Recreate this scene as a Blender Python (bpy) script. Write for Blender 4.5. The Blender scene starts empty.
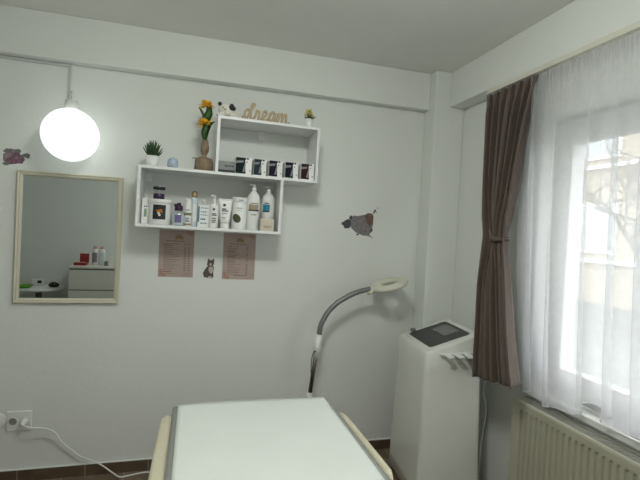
import bpy, bmesh, math, random
from mathutils import Vector, Matrix, noise
random.seed(7)
PI = math.pi
SC = bpy.context.scene
COL = SC.collection

# ------------------------------------------------------------------ camera
F_PX, YAW, PITCH, ROLL = 446.26, 0.27527, -0.02208, 0.05183
EYE = Vector((0.0, 0.0, 1.5))
fw = Vector((math.sin(YAW)*math.cos(PITCH), math.cos(YAW)*math.cos(PITCH), math.sin(PITCH)))
rt0 = Vector((math.cos(YAW), -math.sin(YAW), 0))
up0 = rt0.cross(fw)
rt = rt0*math.cos(ROLL) + up0*math.sin(ROLL)
up = -rt0*math.sin(ROLL) + up0*math.cos(ROLL)
cam = bpy.data.cameras.new('camera')
cam.sensor_fit = 'HORIZONTAL'; cam.sensor_width = 36.0
cam.lens = F_PX/640*36.0
cam.clip_start = 0.02; cam.clip_end = 200
cam_o = bpy.data.objects.new('camera', cam); COL.objects.link(cam_o)
m3 = Matrix((rt, up, -fw)).transposed()
cam_o.matrix_world = Matrix.Translation(EYE) @ m3.to_4x4()
SC.camera = cam_o

# ------------------------------------------------------------------ world, view, lights
SC.view_settings.view_transform = 'Standard'
SC.view_settings.look = 'None'
SC.view_settings.gamma = 1.0
SC.view_settings.use_curve_mapping = False
SC.view_settings.exposure = 0.0
W = bpy.data.worlds.new('overcast_sky'); SC.world = W; W.use_nodes = True
bg = W.node_tree.nodes['Background']
bg.inputs[0].default_value = (0.95, 0.975, 1.0, 1); bg.inputs[1].default_value = 5.2
CEIL_LAMP_STRENGTH = 45.5
CEIL_LAMP_POS = (0.2, 1.05)
GLOBE_STRENGTH = 0.97

# ------------------------------------------------------------------ materials
MATS = {}
def mat(name, col, rough=0.6, metal=0.0, spec=0.5, bump=0.0, bscale=60.0, var=0.0, vscale=6.0, coat=0.0, sheen=0.0):
    if name in MATS: return MATS[name]
    m = bpy.data.materials.new(name); m.use_nodes = True
    nt = m.node_tree; b = nt.nodes['Principled BSDF']
    b.inputs['Base Color'].default_value = (*col, 1)
    b.inputs['Roughness'].default_value = rough
    b.inputs['Metallic'].default_value = metal
    b.inputs['Specular IOR Level'].default_value = spec
    if coat: b.inputs['Coat Weight'].default_value = coat
    if sheen: b.inputs['Sheen Weight'].default_value = sheen
    tc = nt.nodes.new('ShaderNodeTexCoord')
    n = nt.nodes.new('ShaderNodeTexNoise'); n.inputs['Scale'].default_value = vscale; n.inputs['Detail'].default_value = 4
    nt.links.new(tc.outputs['Object'], n.inputs['Vector'])
    v = max(var, 0.015)
    r = nt.nodes.new('ShaderNodeMapRange')
    r.inputs['From Min'].default_value = 0.3; r.inputs['From Max'].default_value = 0.7
    r.inputs['To Min'].default_value = 1-v; r.inputs['To Max'].default_value = 1+v
    nt.links.new(n.outputs['Fac'], r.inputs['Value'])
    mx = nt.nodes.new('ShaderNodeMix'); mx.data_type = 'RGBA'; mx.blend_type = 'MULTIPLY'; mx.inputs['Factor'].default_value = 1
    mx.inputs['A'].default_value = (*col, 1)
    nt.links.new(r.outputs['Result'], mx.inputs['B'])
    nt.links.new(mx.outputs['Result'], b.inputs['Base Color'])
    if bump:
        n2 = nt.nodes.new('ShaderNodeTexNoise'); n2.inputs['Scale'].default_value = bscale; n2.inputs['Detail'].default_value = 5
        nt.links.new(tc.outputs['Object'], n2.inputs['Vector'])
        bp = nt.nodes.new('ShaderNodeBump'); bp.inputs['Strength'].default_value = bump; bp.inputs['Distance'].default_value = 0.01
        nt.links.new(n2.outputs['Fac'], bp.inputs['Height']); nt.links.new(bp.outputs['Normal'], b.inputs['Normal'])
    MATS[name] = m
    return m

def emit(name, col, s):
    m = bpy.data.materials.new(name); m.use_nodes = True
    b = m.node_tree.nodes['Principled BSDF']
    b.inputs['Base Color'].default_value = (0.9, 0.9, 0.9, 1)
    b.inputs['Emission Color'].default_value = (*col, 1); b.inputs['Emission Strength'].default_value = s
    MATS[name] = m; return m

def tile_mat(name, col, mortar, size, wide=0.335, tall=0.335, off=(0, 0, 0), axes='XY'):
    m = bpy.data.materials.new(name); m.use_nodes = True
    nt = m.node_tree; b = nt.nodes['Principled BSDF']
    tc = nt.nodes.new('ShaderNodeTexCoord'); mp = nt.nodes.new('ShaderNodeMapping')
    mp.inputs['Location'].default_value = off
    if axes == 'XZ': mp.inputs['Rotation'].default_value = (PI/2, 0, 0)
    nt.links.new(tc.outputs['Object'], mp.inputs['Vector'])
    br = nt.nodes.new('ShaderNodeTexBrick'); br.offset = 0.0; br.squash = 1
    br.inputs['Scale'].default_value = 1.0
    br.inputs['Color1'].default_value = (*col, 1); br.inputs['Color2'].default_value = tuple(c*0.9 for c in col)+(1,)
    br.inputs['Mortar'].default_value = (*mortar, 1); br.inputs['Mortar Size'].default_value = size
    br.inputs['Brick Width'].default_value = wide; br.inputs['Row Height'].default_value = tall
    nt.links.new(mp.outputs[0], br.inputs['Vector'])
    n = nt.nodes.new('ShaderNodeTexNoise'); n.inputs['Scale'].default_value = 14; n.inputs['Detail'].default_value = 6
    nt.links.new(tc.outputs['Object'], n.inputs['Vector'])
    mx = nt.nodes.new('ShaderNodeMix'); mx.data_type = 'RGBA'; mx.blend_type = 'OVERLAY'; mx.inputs['Factor'].default_value = 0.5
    nt.links.new(br.outputs['Color'], mx.inputs['A']); nt.links.new(n.outputs['Fac'], mx.inputs['B'])
    nt.links.new(mx.outputs['Result'], b.inputs['Base Color'])
    b.inputs['Roughness'].default_value = 0.4
    MATS[name] = m; return m

def glass_mat(name, tint=(1, 1, 1), refl=0.08):
    m = bpy.data.materials.new(name); m.use_nodes = True
    nt = m.node_tree; nt.nodes.clear()
    o = nt.nodes.new('ShaderNodeOutputMaterial'); mx = nt.nodes.new('ShaderNodeMixShader')
    t = nt.nodes.new('ShaderNodeBsdfTransparent'); g = nt.nodes.new('ShaderNodeBsdfGlossy')
    t.inputs[0].default_value = (*tint, 1); g.inputs['Roughness'].default_value = 0.02
    mx.inputs[0].default_value = refl
    nt.links.new(t.outputs[0], mx.inputs[1]); nt.links.new(g.outputs[0], mx.inputs[2]); nt.links.new(mx.outputs[0], o.inputs[0])
    MATS[name] = m; return m

def sheer_mat():
    m = bpy.data.materials.new('sheer_voile'); m.use_nodes = True
    nt = m.node_tree; nt.nodes.clear()
    o = nt.nodes.new('ShaderNodeOutputMaterial')
    t = nt.nodes.new('ShaderNodeBsdfTransparent'); t.inputs[0].default_value = (1, 1, 1, 1)
    d = nt.nodes.new('ShaderNodeBsdfDiffuse'); d.inputs[0].default_value = (0.91, 0.915, 0.93, 1)
    tl = nt.nodes.new('ShaderNodeBsdfTranslucent'); tl.inputs[0].default_value = (0.91, 0.915, 0.93, 1)
    m1 = nt.nodes.new('ShaderNodeMixShader'); m1.inputs[0].default_value = 0.68
    m2 = nt.nodes.new('ShaderNodeMixShader')
    nt.links.new(d.outputs[0], m1.inputs[1]); nt.links.new(tl.outputs[0], m1.inputs[2])
    # the weave closes up where it is seen edge-on, and carries a fine thread pattern
    lw = nt.nodes.new('ShaderNodeLayerWeight'); lw.inputs['Blend'].default_value = 0.35
    tc = nt.nodes.new('ShaderNodeTexCoord')
    wv = nt.nodes.new('ShaderNodeTexNoise'); wv.inputs['Scale'].default_value = 35; wv.inputs['Detail'].default_value = 3
    nt.links.new(tc.outputs['Object'], wv.inputs['Vector'])
    r = nt.nodes.new('ShaderNodeMapRange'); r.inputs['To Min'].default_value = SHEER_MIN; r.inputs['To Max'].default_value = 0.90
    nt.links.new(lw.outputs['Facing'], r.inputs['Value'])
    ad = nt.nodes.new('ShaderNodeMath'); ad.operation = 'MULTIPLY_ADD'; ad.inputs[1].default_value = 0.08
    nt.links.new(wv.outputs['Fac'], ad.inputs[0]); nt.links.new(r.outputs['Result'], ad.inputs[2])
    ad.use_clamp = True
    nt.links.new(ad.outputs[0], m2.inputs[0])
    nt.links.new(t.outputs[0], m2.inputs[1]); nt.links.new(m1.outputs[0], m2.inputs[2])
    nt.links.new(m2.outputs[0], o.inputs[0])
    MATS['sheer'] = m; return m
SHEER_MIN = 0.42

M = dict(
    wall=mat('wall_paint', (0.76, 0.78, 0.75), 0.85, bump=0.12, bscale=45, var=0.015, vscale=1.5),
    ceil=mat('ceiling_paint', (0.80, 0.81, 0.77), 0.9, bump=0.05),
    white=mat('white_laminate', (0.80, 0.81, 0.80), 0.4),
    plastic=mat('white_plastic', (0.80, 0.81, 0.79), 0.35),
    device=mat('device_white_gloss', (0.74, 0.75, 0.70), 0.22, coat=0.3),
    dark=mat('dark_grey_panel', (0.035, 0.037, 0.037), 0.4),
    screen=mat('grey_screen', (0.16, 0.165, 0.16), 0.25),
    black=mat('black_plastic', (0.012, 0.012, 0.014), 0.4),
    cream=mat('cream_frame', (0.60, 0.58, 0.46), 0.45),
    mirror=mat('mirror_glass', (0.60, 0.635, 0.625), 0.0, metal=1.0),
    beige=mat('beige_vinyl', (0.66, 0.62, 0.46), 0.45),
    greyfab=mat('grey_cover_fabric', (0.30, 0.31, 0.29), 0.85, bump=0.2, bscale=200),
    sheet=mat('white_paper_sheet', (0.75, 0.79, 0.76), 0.8, bump=0.15, bscale=90),
    drape=mat('brown_drape', (0.088, 0.060, 0.045), 0.65, bump=0.15, bscale=300, var=0.08, vscale=30, sheen=0.3),
    radi=mat('radiator_enamel', (0.47, 0.46, 0.36), 0.35),
    grille=mat('radiator_grille', (0.30, 0.295, 0.25), 0.45),
    frame=mat('window_frame_pvc', (0.62, 0.62, 0.61), 0.4),  # white PVC toned down to grey: backlit shade put into the colour
    stone=mat('sill_white', (0.80, 0.80, 0.78), 0.3),
    steel=mat('grey_gooseneck', (0.22, 0.23, 0.23), 0.4, metal=0.6),
    pole=mat('dark_steel_pole', (0.13, 0.11, 0.09), 0.35, metal=0.7),
    lampw=mat('lamp_cream_plastic', (0.70, 0.70, 0.58), 0.4),
    kraft=mat('kraft_wrap', (0.235, 0.175, 0.11), 0.85, bump=0.5, bscale=40, var=0.2, vscale=25),
    leaf=mat('leaf_green', (0.035, 0.11, 0.015), 0.5, var=0.25, vscale=30),
    leafd=mat('succulent_green', (0.03, 0.075, 0.025), 0.5, var=0.25, vscale=40),
    yellow=mat('yellow_petal', (0.88, 0.50, 0.015), 0.6, var=0.12, vscale=40),
    orange=mat('orange_centre', (0.55, 0.17, 0.01), 0.7),
    pale_flower=mat('pale_yellow_flower', (0.62, 0.55, 0.16), 0.7, var=0.2, vscale=60),
    blue=mat('pale_blue_wax', (0.40, 0.49, 0.62), 0.5, var=0.12, vscale=60),
    wood=mat('light_wood', (0.42, 0.33, 0.20), 0.6, var=0.1, vscale=40),
    woodd=mat('burnt_wood_edge', (0.045, 0.03, 0.02), 0.7),
    toyw=mat('toy_white', (0.78, 0.76, 0.68), 0.7),
    pink=mat('toy_pink', (0.60, 0.30, 0.27), 0.6),
    purple=mat('dark_purple', (0.035, 0.015, 0.045), 0.3),
    lav=mat('lavender_label', (0.16, 0.13, 0.30), 0.5),
    ltblue=mat('light_blue_plastic', (0.60, 0.69, 0.72), 0.3),
    blueL=mat('blue_label', (0.02, 0.22, 0.34), 0.4),
    gold=mat('gold_cap', (0.30, 0.23, 0.10), 0.35, metal=0.5),
    tan=mat('tan_label', (0.36, 0.29, 0.20), 0.5),
    olive=mat('olive_leaf_print', (0.07, 0.08, 0.035), 0.5),
    beigebox=mat('beige_carton', (0.60, 0.54, 0.45), 0.6),
    ink=mat('ink_black', (0.03, 0.03, 0.035), 0.6),
    inkb=mat('ink_blue', (0.08, 0.20, 0.32), 0.6),
    paper=mat('pinkish_paper', (0.44, 0.345, 0.305), 0.8, var=0.07, vscale=12),
    inkbr=mat('ink_brown', (0.19, 0.135, 0.115), 0.8),
    goldink=mat('ink_gold', (0.30, 0.20, 0.09), 0.6),
    blush=mat('blush_print', (0.42, 0.235, 0.20), 0.8),
    clear=glass_mat('clear_plastic', (0.93, 0.94, 0.94), 0.12),
    pane=glass_mat('window_glass', (0.97, 0.98, 0.98), 0.04),
    red=mat('red_case', (0.30, 0.02, 0.03), 0.4),
    lime=mat('lime_green', (0.12, 0.35, 0.02), 0.4),
    drawer=mat('dresser_white', (0.74, 0.73, 0.66), 0.4),
    gap=mat('shadow_gap_grey', (0.12, 0.12, 0.10), 0.8),
    facade=mat('cream_facade', (0.34, 0.30, 0.235), 0.9, var=0.06, vscale=1.0),
    outwin=mat('facade_window_white', (0.72, 0.72, 0.70), 0.5),
    outpane=mat('facade_glass', (0.33, 0.36, 0.38), 0.15),
    bark=mat('tree_bark', (0.20, 0.18, 0.15), 0.9, bump=0.5, bscale=20),
    ground=mat('wet_ground', (0.13, 0.14, 0.13), 0.9, var=0.2, vscale=1.5),
    decg=mat('decal_grey', (0.20, 0.19, 0.20), 0.7, var=0.25, vscale=60),
    decd=mat('decal_dark', (0.06, 0.065, 0.075), 0.7),
    decr=mat('decal_rust', (0.16, 0.095, 0.07), 0.7, var=0.3, vscale=80),
    decp=mat('decal_plum', (0.19, 0.10, 0.135), 0.7, var=0.4, vscale=70),
    decm=mat('decal_mauve', (0.27, 0.20, 0.225), 0.7, var=0.3, vscale=60),
    decl=mat('decal_leaf', (0.16, 0.185, 0.18), 0.7),
    catg=mat('cat_grey_brown', (0.10, 0.085, 0.065), 0.8, var=0.3, vscale=80),
    catw=mat('cat_white', (0.50, 0.44, 0.42), 0.8),
    globe=emit('lit_globe', (0.92, 1.0, 0.98), GLOBE_STRENGTH),
    lampglow=emit('lit_diffuser', (0.98, 1.0, 0.94), CEIL_LAMP_STRENGTH),
)
M['sheer'] = sheer_mat()
M['floor'] = tile_mat('floor_tiles', (0.20, 0.145, 0.10), (0.30, 0.26, 0.22), 0.004)
M['skirt'] = tile_mat('skirting_tiles', (0.115, 0.078, 0.050), (0.26, 0.22, 0.18), 0.003, 0.345, 1.0, (0.205, 0, 0), 'XZ')

# ------------------------------------------------------------------ helpers
def BM(): return bmesh.new()
def link(name, bm, m, parent=None, smooth=False, loc=None, bevel=0, seg=2, sub=0):
    me = bpy.data.meshes.new(name); bm.normal_update(); bm.to_mesh(me); bm.free()
    for x in (m if isinstance(m, (list, tuple)) else [m]): me.materials.append(M[x] if isinstance(x, str) else x)
    if smooth:
        for p in me.polygons: p.use_smooth = True
    o = bpy.data.objects.new(name, me); COL.objects.link(o)
    if parent: o.parent = parent
    if loc: o.location = loc
    if bevel:
        b = o.modifiers.new('bevel', 'BEVEL'); b.width = bevel; b.segments = seg; b.limit_method = 'ANGLE'
        b.angle_limit = math.radians(40)
    if sub:
        s = o.modifiers.new('sub', 'SUBSURF'); s.levels = sub; s.render_levels = sub
    return o
def tag(o, label, cat, group=None):
    o['label'] = label; o['category'] = cat
    if group: o['group'] = group
    return o
def thing(name, label, cat, loc=(0, 0, 0), rotz=0, group=None):
    o = bpy.data.objects.new(name, None); COL.objects.link(o)
    o.empty_display_size = 0.05
    o.location = loc; o.rotation_euler = (0, 0, rotz)
    return tag(o, label, cat, group)
def struct(name, bm, m, parent=None, **k):
    o = link(name, bm, m, parent, **k)
    if not parent: o['kind'] = 'structure'
    return o
def box(bm, x0, x1, y0, y1, z0, z1):
    v = [bm.verts.new(p) for p in ((x0,y0,z0),(x1,y0,z0),(x1,y1,z0),(x0,y1,z0),(x0,y0,z1),(x1,y0,z1),(x1,y1,z1),(x0,y1,z1))]
    for f in ((3,2,1,0),(4,5,6,7),(0,1,5,4),(1,2,6,5),(2,3,7,6),(3,0,4,7)): bm.faces.new([v[i] for i in f])
    return bm
def bx(*a): return box(BM(), *a)
def hexa(bm, bottom, top):
    v = [bm.verts.new(p) for p in list(bottom)+list(top)]
    for f in ((3,2,1,0),(4,5,6,7),(0,1,5,4),(1,2,6,5),(2,3,7,6),(3,0,4,7)): bm.faces.new([v[i] for i in f])
    return bm
def lathe(bm, prof, c=(0,0,0), n=24, sx=1, sy=1, wob=None, caps=True):
    rings = []
    for k, (r, z) in enumerate(prof):
        ring = []
        for i in range(n):
            a = 2*PI*i/n; rr = r*(wob(a, z) if wob else 1)
            ring.append(bm.verts.new((c[0]+rr*math.cos(a)*sx, c[1]+rr*math.sin(a)*sy, c[2]+z)))
        rings.append(ring)
    for a, b in zip(rings, rings[1:]):
        for i in range(n): bm.faces.new((a[i], a[(i+1)%n], b[(i+1)%n], b[i]))
    if caps:
        bm.faces.new(rings[0][::-1]); bm.faces.new(rings[-1])
    return bm
def arcpatch(bm, r, z0, z1, a0, a1, c=(0,0,0), n=10, t=0.0006):
    # a printed label: a thin curved sheet wrapped on a round body (angles from -Y, toward +X)
    pts = []
    for i in range(n+1):
        a = a0+(a1-a0)*i/n; pts.append((math.sin(a), -math.cos(a)))
    for i in range(n):
        (s0, c0), (s1, c1) = pts[i], pts[i+1]
        P = lambda s, cc, rr, z: (c[0]+s*rr, c[1]+cc*rr, c[2]+z)
        hexa(bm, (P(s0,c0,r+t,z0), P(s1,c1,r+t,z0), P(s1,c1,r-0.0004,z0), P(s0,c0,r-0.0004,z0)),
                 (P(s0,c0,r+t,z1), P(s1,c1,r+t,z1), P(s1,c1,r-0.0004,z1), P(s0,c0,r-0.0004,z1)))
    return bm
def smooth_pts(pts, n=8):
    pts = [Vector(p) for p in pts]; out = []
    for i in range(len(pts)-1):
        p0 = pts[max(i-1,0)]; p1 = pts[i]; p2 = pts[i+1]; p3 = pts[min(i+2, len(pts)-1)]
        for k in range(n):
            t = k/n
            out.append(0.5*((2*p1)+(-p0+p2)*t+(2*p0-5*p1+4*p2-p3)*t*t+(-p0+3*p1-3*p2+p3)*t**3))
    out.append(pts[-1]); return out
def tube(bm, pts, r, n=10, cap=True):
    pts = [Vector(p) for p in pts]; R = r if callable(r) else (lambda t: r)
    t0 = (pts[1]-pts[0]).normalized(); nrm = t0.orthogonal().normalized(); rings = []
    for i, p in enumerate(pts):
        t = (pts[min(i+1,len(pts)-1)]-pts[max(i-1,0)]).normalized()
        nrm = (nrm-t*nrm.dot(t)).normalized(); b = t.cross(nrm); rr = R(i/(len(pts)-1))
        rings.append([bm.verts.new(p+(nrm*math.cos(2*PI*k/n)+b*math.sin(2*PI*k/n))*rr) for k in range(n)])
    for a, b in zip(rings, rings[1:]):
        for i in range(n): bm.faces.new((a[i], a[(i+1)%n], b[(i+1)%n], b[i]))
    if cap:
        bm.faces.new(rings[0][::-1]); bm.faces.new(rings[-1])
    return bm
def ellipsoid(bm, c, r, rot=None, u=16, v=10):
    s = bmesh.ops.create_uvsphere(bm, u_segments=u, v_segments=v, radius=1)
    mm = Matrix.Translation(c) @ (rot.to_4x4() if rot else Matrix.Identity(4)) @ Matrix.Diagonal((*r, 1))
    bmesh.ops.transform(bm, matrix=mm, verts=s['verts']); return bm
def prism(bm, poly, y0, y1):
    # polygon in XZ given a thickness along Y
    a = [bm.verts.new((x, y0, z)) for x, z in poly]; b = [bm.verts.new((x, y1, z)) for x, z in poly]
    n = len(poly)
    bm.faces.new(a); bm.faces.new(b[::-1])
    for i in range(n): bm.faces.new((a[(i+1)%n], a[i], b[i], b[(i+1)%n]))
    bmesh.ops.recalc_face_normals(bm, faces=bm.faces[:]); return bm

# ------------------------------------------------------------------ room shell
D = 2.83; XR = 1.73; XL = -1.92; YF = -0.13; ZC = 2.604
struct('floor', bx(XL-.2, XR+.25, YF-.2, D+.2, -.15, 0), 'floor')
struct('ceiling', bx(XL-.2, XR+.25, YF-.2, D+.2, ZC, ZC+.15), 'ceil')
struct('wall_back', bx(XL-.2, XR+.25, D, D+.2, 0, ZC), 'wall')
struct('wall_left', bx(XL-.2, XL, YF, D, 0, ZC), 'wall')
struct('wall_front', bx(XL-.2, XR+.25, YF-.2, YF, 0, ZC), 'wall')
WY0, WY1, WZ0, WZ1 = 0.42, 1.94, 0.70, 2.13
b = BM(); XO = XR+.19
box(b, XR, XO, YF, WY0, 0, ZC); box(b, XR, XO, WY1, D, 0, ZC)
box(b, XR, XO, WY0, WY1, 0, WZ0); box(b, XR, XO, WY0, WY1, WZ1, ZC)
struct('wall_right', b, 'wall')
struct('pillar', bx(1.508, XR, 2.685, D, 0, ZC), 'wall', bevel=.006)
struct('trim_1', bx(XL, 1.508, D-.066, D, 2.358, ZC), 'wall', bevel=.004)      # beam along the back wall
struct('trim_2', bx(1.619, XR, YF, 2.685, 2.372, ZC), 'wall', bevel=.004)      # beam above the window
b = bx(XL, 1.508, D-.012, D, 0, .067)
struct('baseboard_back', b, 'skirt')
b = bx(XL, 1.508, D-.010, D, .067, .0715)
struct('trim_3', b, 'white')
struct('baseboard_left', bx(XL, XL+.012, YF, D-.012, 0, .067), 'skirt')

# window
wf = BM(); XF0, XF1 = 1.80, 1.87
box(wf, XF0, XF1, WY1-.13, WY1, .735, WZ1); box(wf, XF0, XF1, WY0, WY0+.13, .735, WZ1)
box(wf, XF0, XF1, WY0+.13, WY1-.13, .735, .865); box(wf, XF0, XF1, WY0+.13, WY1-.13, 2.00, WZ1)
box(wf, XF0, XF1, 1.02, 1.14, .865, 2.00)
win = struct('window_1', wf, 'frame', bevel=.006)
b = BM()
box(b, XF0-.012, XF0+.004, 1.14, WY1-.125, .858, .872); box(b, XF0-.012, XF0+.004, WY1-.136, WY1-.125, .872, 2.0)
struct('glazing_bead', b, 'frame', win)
struct('window_pane', bx(1.832, 1.838, WY0+.12, WY1-.12, .86, 2.01), 'pane', win)
struct('window_sill', bx(1.712, XF0+.01, WY0-.02, WY1, .700, .735), 'stone', win, bevel=.006)

# ------------------------------------------------------------------ outside, seen through the glass
b = bx(XO+.02, 60, -30, 40, -.7, -.32); struct('ground', b, 'ground')
fac = thing('apartment_building', 'cream apartment building facade across the street outside the window', 'building', (12, 8, -.32))
link('wall', bx(0, 4, -10, 16, 0, 11), 'facade', fac)
for zi in range(3):
    for yi in range(-4, 7):
        y = yi*2.15+.78; z = 1.55+zi*2.9
        w = link('window', bx(-.08, .02, y-.62, y+.62, z, z+1.55), 'outwin', fac)
        pb = BM(); box(pb, -.10, -.06, y-.52, y-.05, z+.1, z+1.45); box(pb, -.10, -.06, y+.05, y+.52, z+.1, z+1.45)
        link('pane', pb, 'outpane', w)
    link('ledge', bx(-.14, 0, -10, 16, 1.25+zi*2.9, 1.36+zi*2.9), 'outwin', fac)
tr = thing('bare_tree', 'bare branching tree outside the window before the cream building', 'tree', (8.6, 6.75, -.32))
rnd = random.Random(3); b = BM()
def branch(p, d, L, r, lev):
    pts = [p]; q = p.copy(); dd = d.copy()
    for i in range(5):
        dd = (dd+Vector((rnd.uniform(-.22,.22), rnd.uniform(-.22,.22), rnd.uniform(-.1,.16)))).normalized()
        q = q+dd*L/5; pts.append(q.copy())
    tube(b, pts, lambda t: r*(1-.5*t), 6)
    if lev:
        for k in range(5 if lev > 1 else 4):
            s = pts[rnd.randint(2, 5)]
            nd = (dd*.6+Vector((rnd.uniform(-1,1), rnd.uniform(-1,1), rnd.uniform(-.3,.8)))).normalized()
            branch(s.copy(), nd, L*rnd.uniform(.55,.75), r*.48, lev-1)
tb = BM(); tube(tb, [(0,0,0), (.04,.03,.8), (0,.06,1.7)], lambda t: .13-.04*t, 10)
link('trunk', tb, 'bark', tr, True)
for k in range(5):
    a = 2*PI*k/5
    branch(Vector((0,.06,1.6)), Vector((math.cos(a)*.6, math.sin(a)*.8, .75)).normalized(), 1.6, .06, 3)
link('branches', b, 'bark', tr, True)

# ------------------------------------------------------------------ ceiling lamp (the room's lamp, above the frame)
cl = thing('ceiling_lamp', 'round white dome ceiling lamp fixed flat to the ceiling near the camera', 'lamp', (CEIL_LAMP_POS[0], CEIL_LAMP_POS[1], ZC))
b = BM(); lathe(b, [(.20,-.03),(.215,-.025),(.215,0)], n=40); link('lamp_housing', b, 'plastic', cl, True)
b = BM(); lathe(b, [(.004,-.160),(.07,-.154),(.13,-.132),(.17,-.098),(.195,-.030)], n=40, caps=False); bmesh.ops.reverse_faces(b, faces=b.faces[:]); bmesh.ops.recalc_face_normals(b, faces=b.faces[:]); link('lamp_dome', b, 'lampglow', cl, True)

# globe wall lamp
gl = thing('globe_lamp', 'large glowing white globe lamp on the back wall above the mirror', 'lamp', (-.655, 2.662, 1.936))
b = BM(); ellipsoid(b, (0,0,0), (.139,.139,.139), u=40, v=24); link('globe', b, 'globe', gl, True)
b = BM(); lathe(b, [(.03,.132),(.035,.140),(.03,.18),(.012,.185)], n=20); link('lamp_cap', b, 'plastic', gl, True)
b = BM(); tube(b, smooth_pts([(0,0,.18),(-.015,.06,.24),(-.05,.155,.255)]), .006, 8); link('holder_arm', b, 'plastic', gl, True)
du = BM()
box(du, -.717, -.703, D-.010, D, 2.10, 2.347); box(du, XL, -.703, D-.012, D, 2.340, 2.357)
tag(link('cable_duct', du, mat('duct_grey', (.52,.54,.52), .6), bevel=.002), 'grey white cable duct along the wall running down to the globe lamp', 'cable duct')

# ------------------------------------------------------------------ mirror
mi = thing('wall_mirror', 'rectangular cream framed mirror hanging on the back wall', 'mirror', (-.677, D, 1.378))
mw, mh = .2695, .3675
b = BM()
prof = [(0,0),(0,-.020),(.006,-.028),(.013,-.024),(.020,-.024),(.028,-.016),(.030,-.010),(.030,0)]   # inward offset, y
corn = [(-1,-1),(1,-1),(1,1),(-1,1)]
rings = [[b.verts.new((sx*(mw-i), y, sz*(mh-i))) for i, y in prof] for sx, sz in corn]
for k in range(4):
    A, B = rings[k], rings[(k+1)%4]
    for i in range(len(prof)): j = (i+1)%len(prof); b.faces.new((A[i], B[i], B[j], A[j]))
bmesh.ops.recalc_face_normals(b, faces=b.faces[:])
link('mirror_frame', b, 'cream', mi)
link('mirror_glass', bx(-mw+.027, mw-.027, -.012, -.006, -mh+.027, mh-.027), 'mirror', mi)

# ------------------------------------------------------------------ wall shelf of two overlapping boxes
sh = thing('wall_shelf', 'white two-tier wall shelf of two offset open boxes', 'shelf', (0, D, 0))
T = .016; S0, S1 = -.25, -.001
def panel(name, *a): return link(name, bx(*a), 'white', sh, bevel=.0012)
LX0, LX1, UX0, UX1 = -.306, .490, .097, .694
LZ0, LZ1, UZ1 = 1.463, 1.797, 2.112
panel('bottom_panel', LX0, LX1, S0, S1, LZ0, LZ0+T)
panel('middle_panel', LX0, UX1, S0, S1, LZ1-T, LZ1)
panel('top_panel', UX0, UX1, S0, S1, UZ1-T, UZ1)
panel('side_panel', LX0, LX0+T, S0, S1, LZ0+T, LZ1-T)
panel('side_panel', LX1-T, LX1, S0, S1, LZ0+T, LZ1-T)
panel('side_panel', UX0, UX0+T, S0, S1, LZ1, UZ1-T)
panel('side_panel', UX1-T, UX1, S0, S1, LZ1, UZ1-T)
panel('hanging_bracket', .355, .395, -.018, -.001, UZ1-T-.055, UZ1-T)
panel('hanging_bracket', LX0+T, LX0+T+.04, -.018, -.001, LZ1-T-.055, LZ1-T)
ZL, ZM, ZT = LZ0+T, LZ1, UZ1      # surfaces that carry things

# --- helpers for printed marks: rows of small strokes on a flat face looking to -Y
def marks(name, rows, y, m, parent, t=.0005):
    bb = BM()
    for x0, x1, z0, z1 in rows: box(bb, x0, x1, y-t, y+.0002, z0, z1)
    return link(name, bb, m, parent)
def wordrow(x0, x1, z, h, rn, gap=.35):
    out = []; x = x0
    while x < x1:
        w = h*rn.uniform(.5, 2.2); out.append((x, min(x+w, x1), z, z+h)); x += w+h*gap
    return out
rn = random.Random(11)

# --- lower compartment, left to right
def carton(name, label, x0, x1, y0, dep, z, h, m='plastic'):
    t = thing(name, label, 'box' if 'box' in name else 'carton', ((x0+x1)/2, y0+dep/2, z))
    w = (x1-x0)/2; link('carton_body', bx(-w, w, -dep/2, dep/2, 0, h), m, t, bevel=.001); return t, w, -dep/2

t, w, f = carton('slim_carton', 'slim white carton at the far left end of the lower shelf', -.284, -.250, 2.655, .05, ZL, .145)
marks('green_print', [(-.004, .010, .04, .085)], f, mat('print_green', (.25,.36,.24), .7), t); marks('print', wordrow(-.006, .012, .095, .006, rn), f, 'ink', t)

t = thing('product_tub', 'large white round tub with a dark flower picture label, on the lower shelf', 'tub', (-.188, 2.665, ZL))
b = BM(); lathe(b, [(.056,0),(.060,.003),(.063,.125),(.062,.127)], n=36); link('tub_body', b, 'plastic', t, True)
b = BM(); lathe(b, [(.066,.118),(.068,.120),(.068,.138),(.065,.141),(.03,.142)], n=36); link('tub_lid', b, 'plastic', t, True)
b = BM(); arcpatch(b, .0622, .030, .110, -.56, .56); lb = link('picture_label', b, 'black', t)
b = BM(); 
for a, z, r in ((-.05,.074,.009),(.12,.080,.008),(-.18,.078,.006),(.2,.070,.005)): arcpatch(b, .0628, z-r*.7, z+r*.7, a-r/.07, a+r/.07, n=4)
link('orange_flower_print', b, 'orange', lb)
b = BM(); arcpatch(b, .0634, .048, .060, -.06, .12, n=4); arcpatch(b, .0634, .060, .068, -.14, .04, n=4); link('white_flower_print', b, 'toyw', lb)

t = thing('purple_jar', 'small dark purple jar with a black lid standing on the large tub', 'jar', (-.198, 2.665, ZL+.142))
b = BM(); lathe(b, [(.026,0),(.030,.003),(.030,.030),(.029,.031)], n=28); link('jar_body', b, 'purple', t, True)
b = BM(); lathe(b, [(.028,.031),(.029,.035),(.029,.052),(.027,.054)], n=28); link('jar_glass', b, 'clear', t, True)
b = BM(); lathe(b, [(.031,.054),(.033,.056),(.033,.068),(.031,.070)], n=28); link('jar_lid', b, 'black', t, True)
b = BM(); lathe(b, [(.008,.070),(.008,.074),(.004,.076)], n=14); link('lid_knob', b, 'plastic', t, True)

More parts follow.
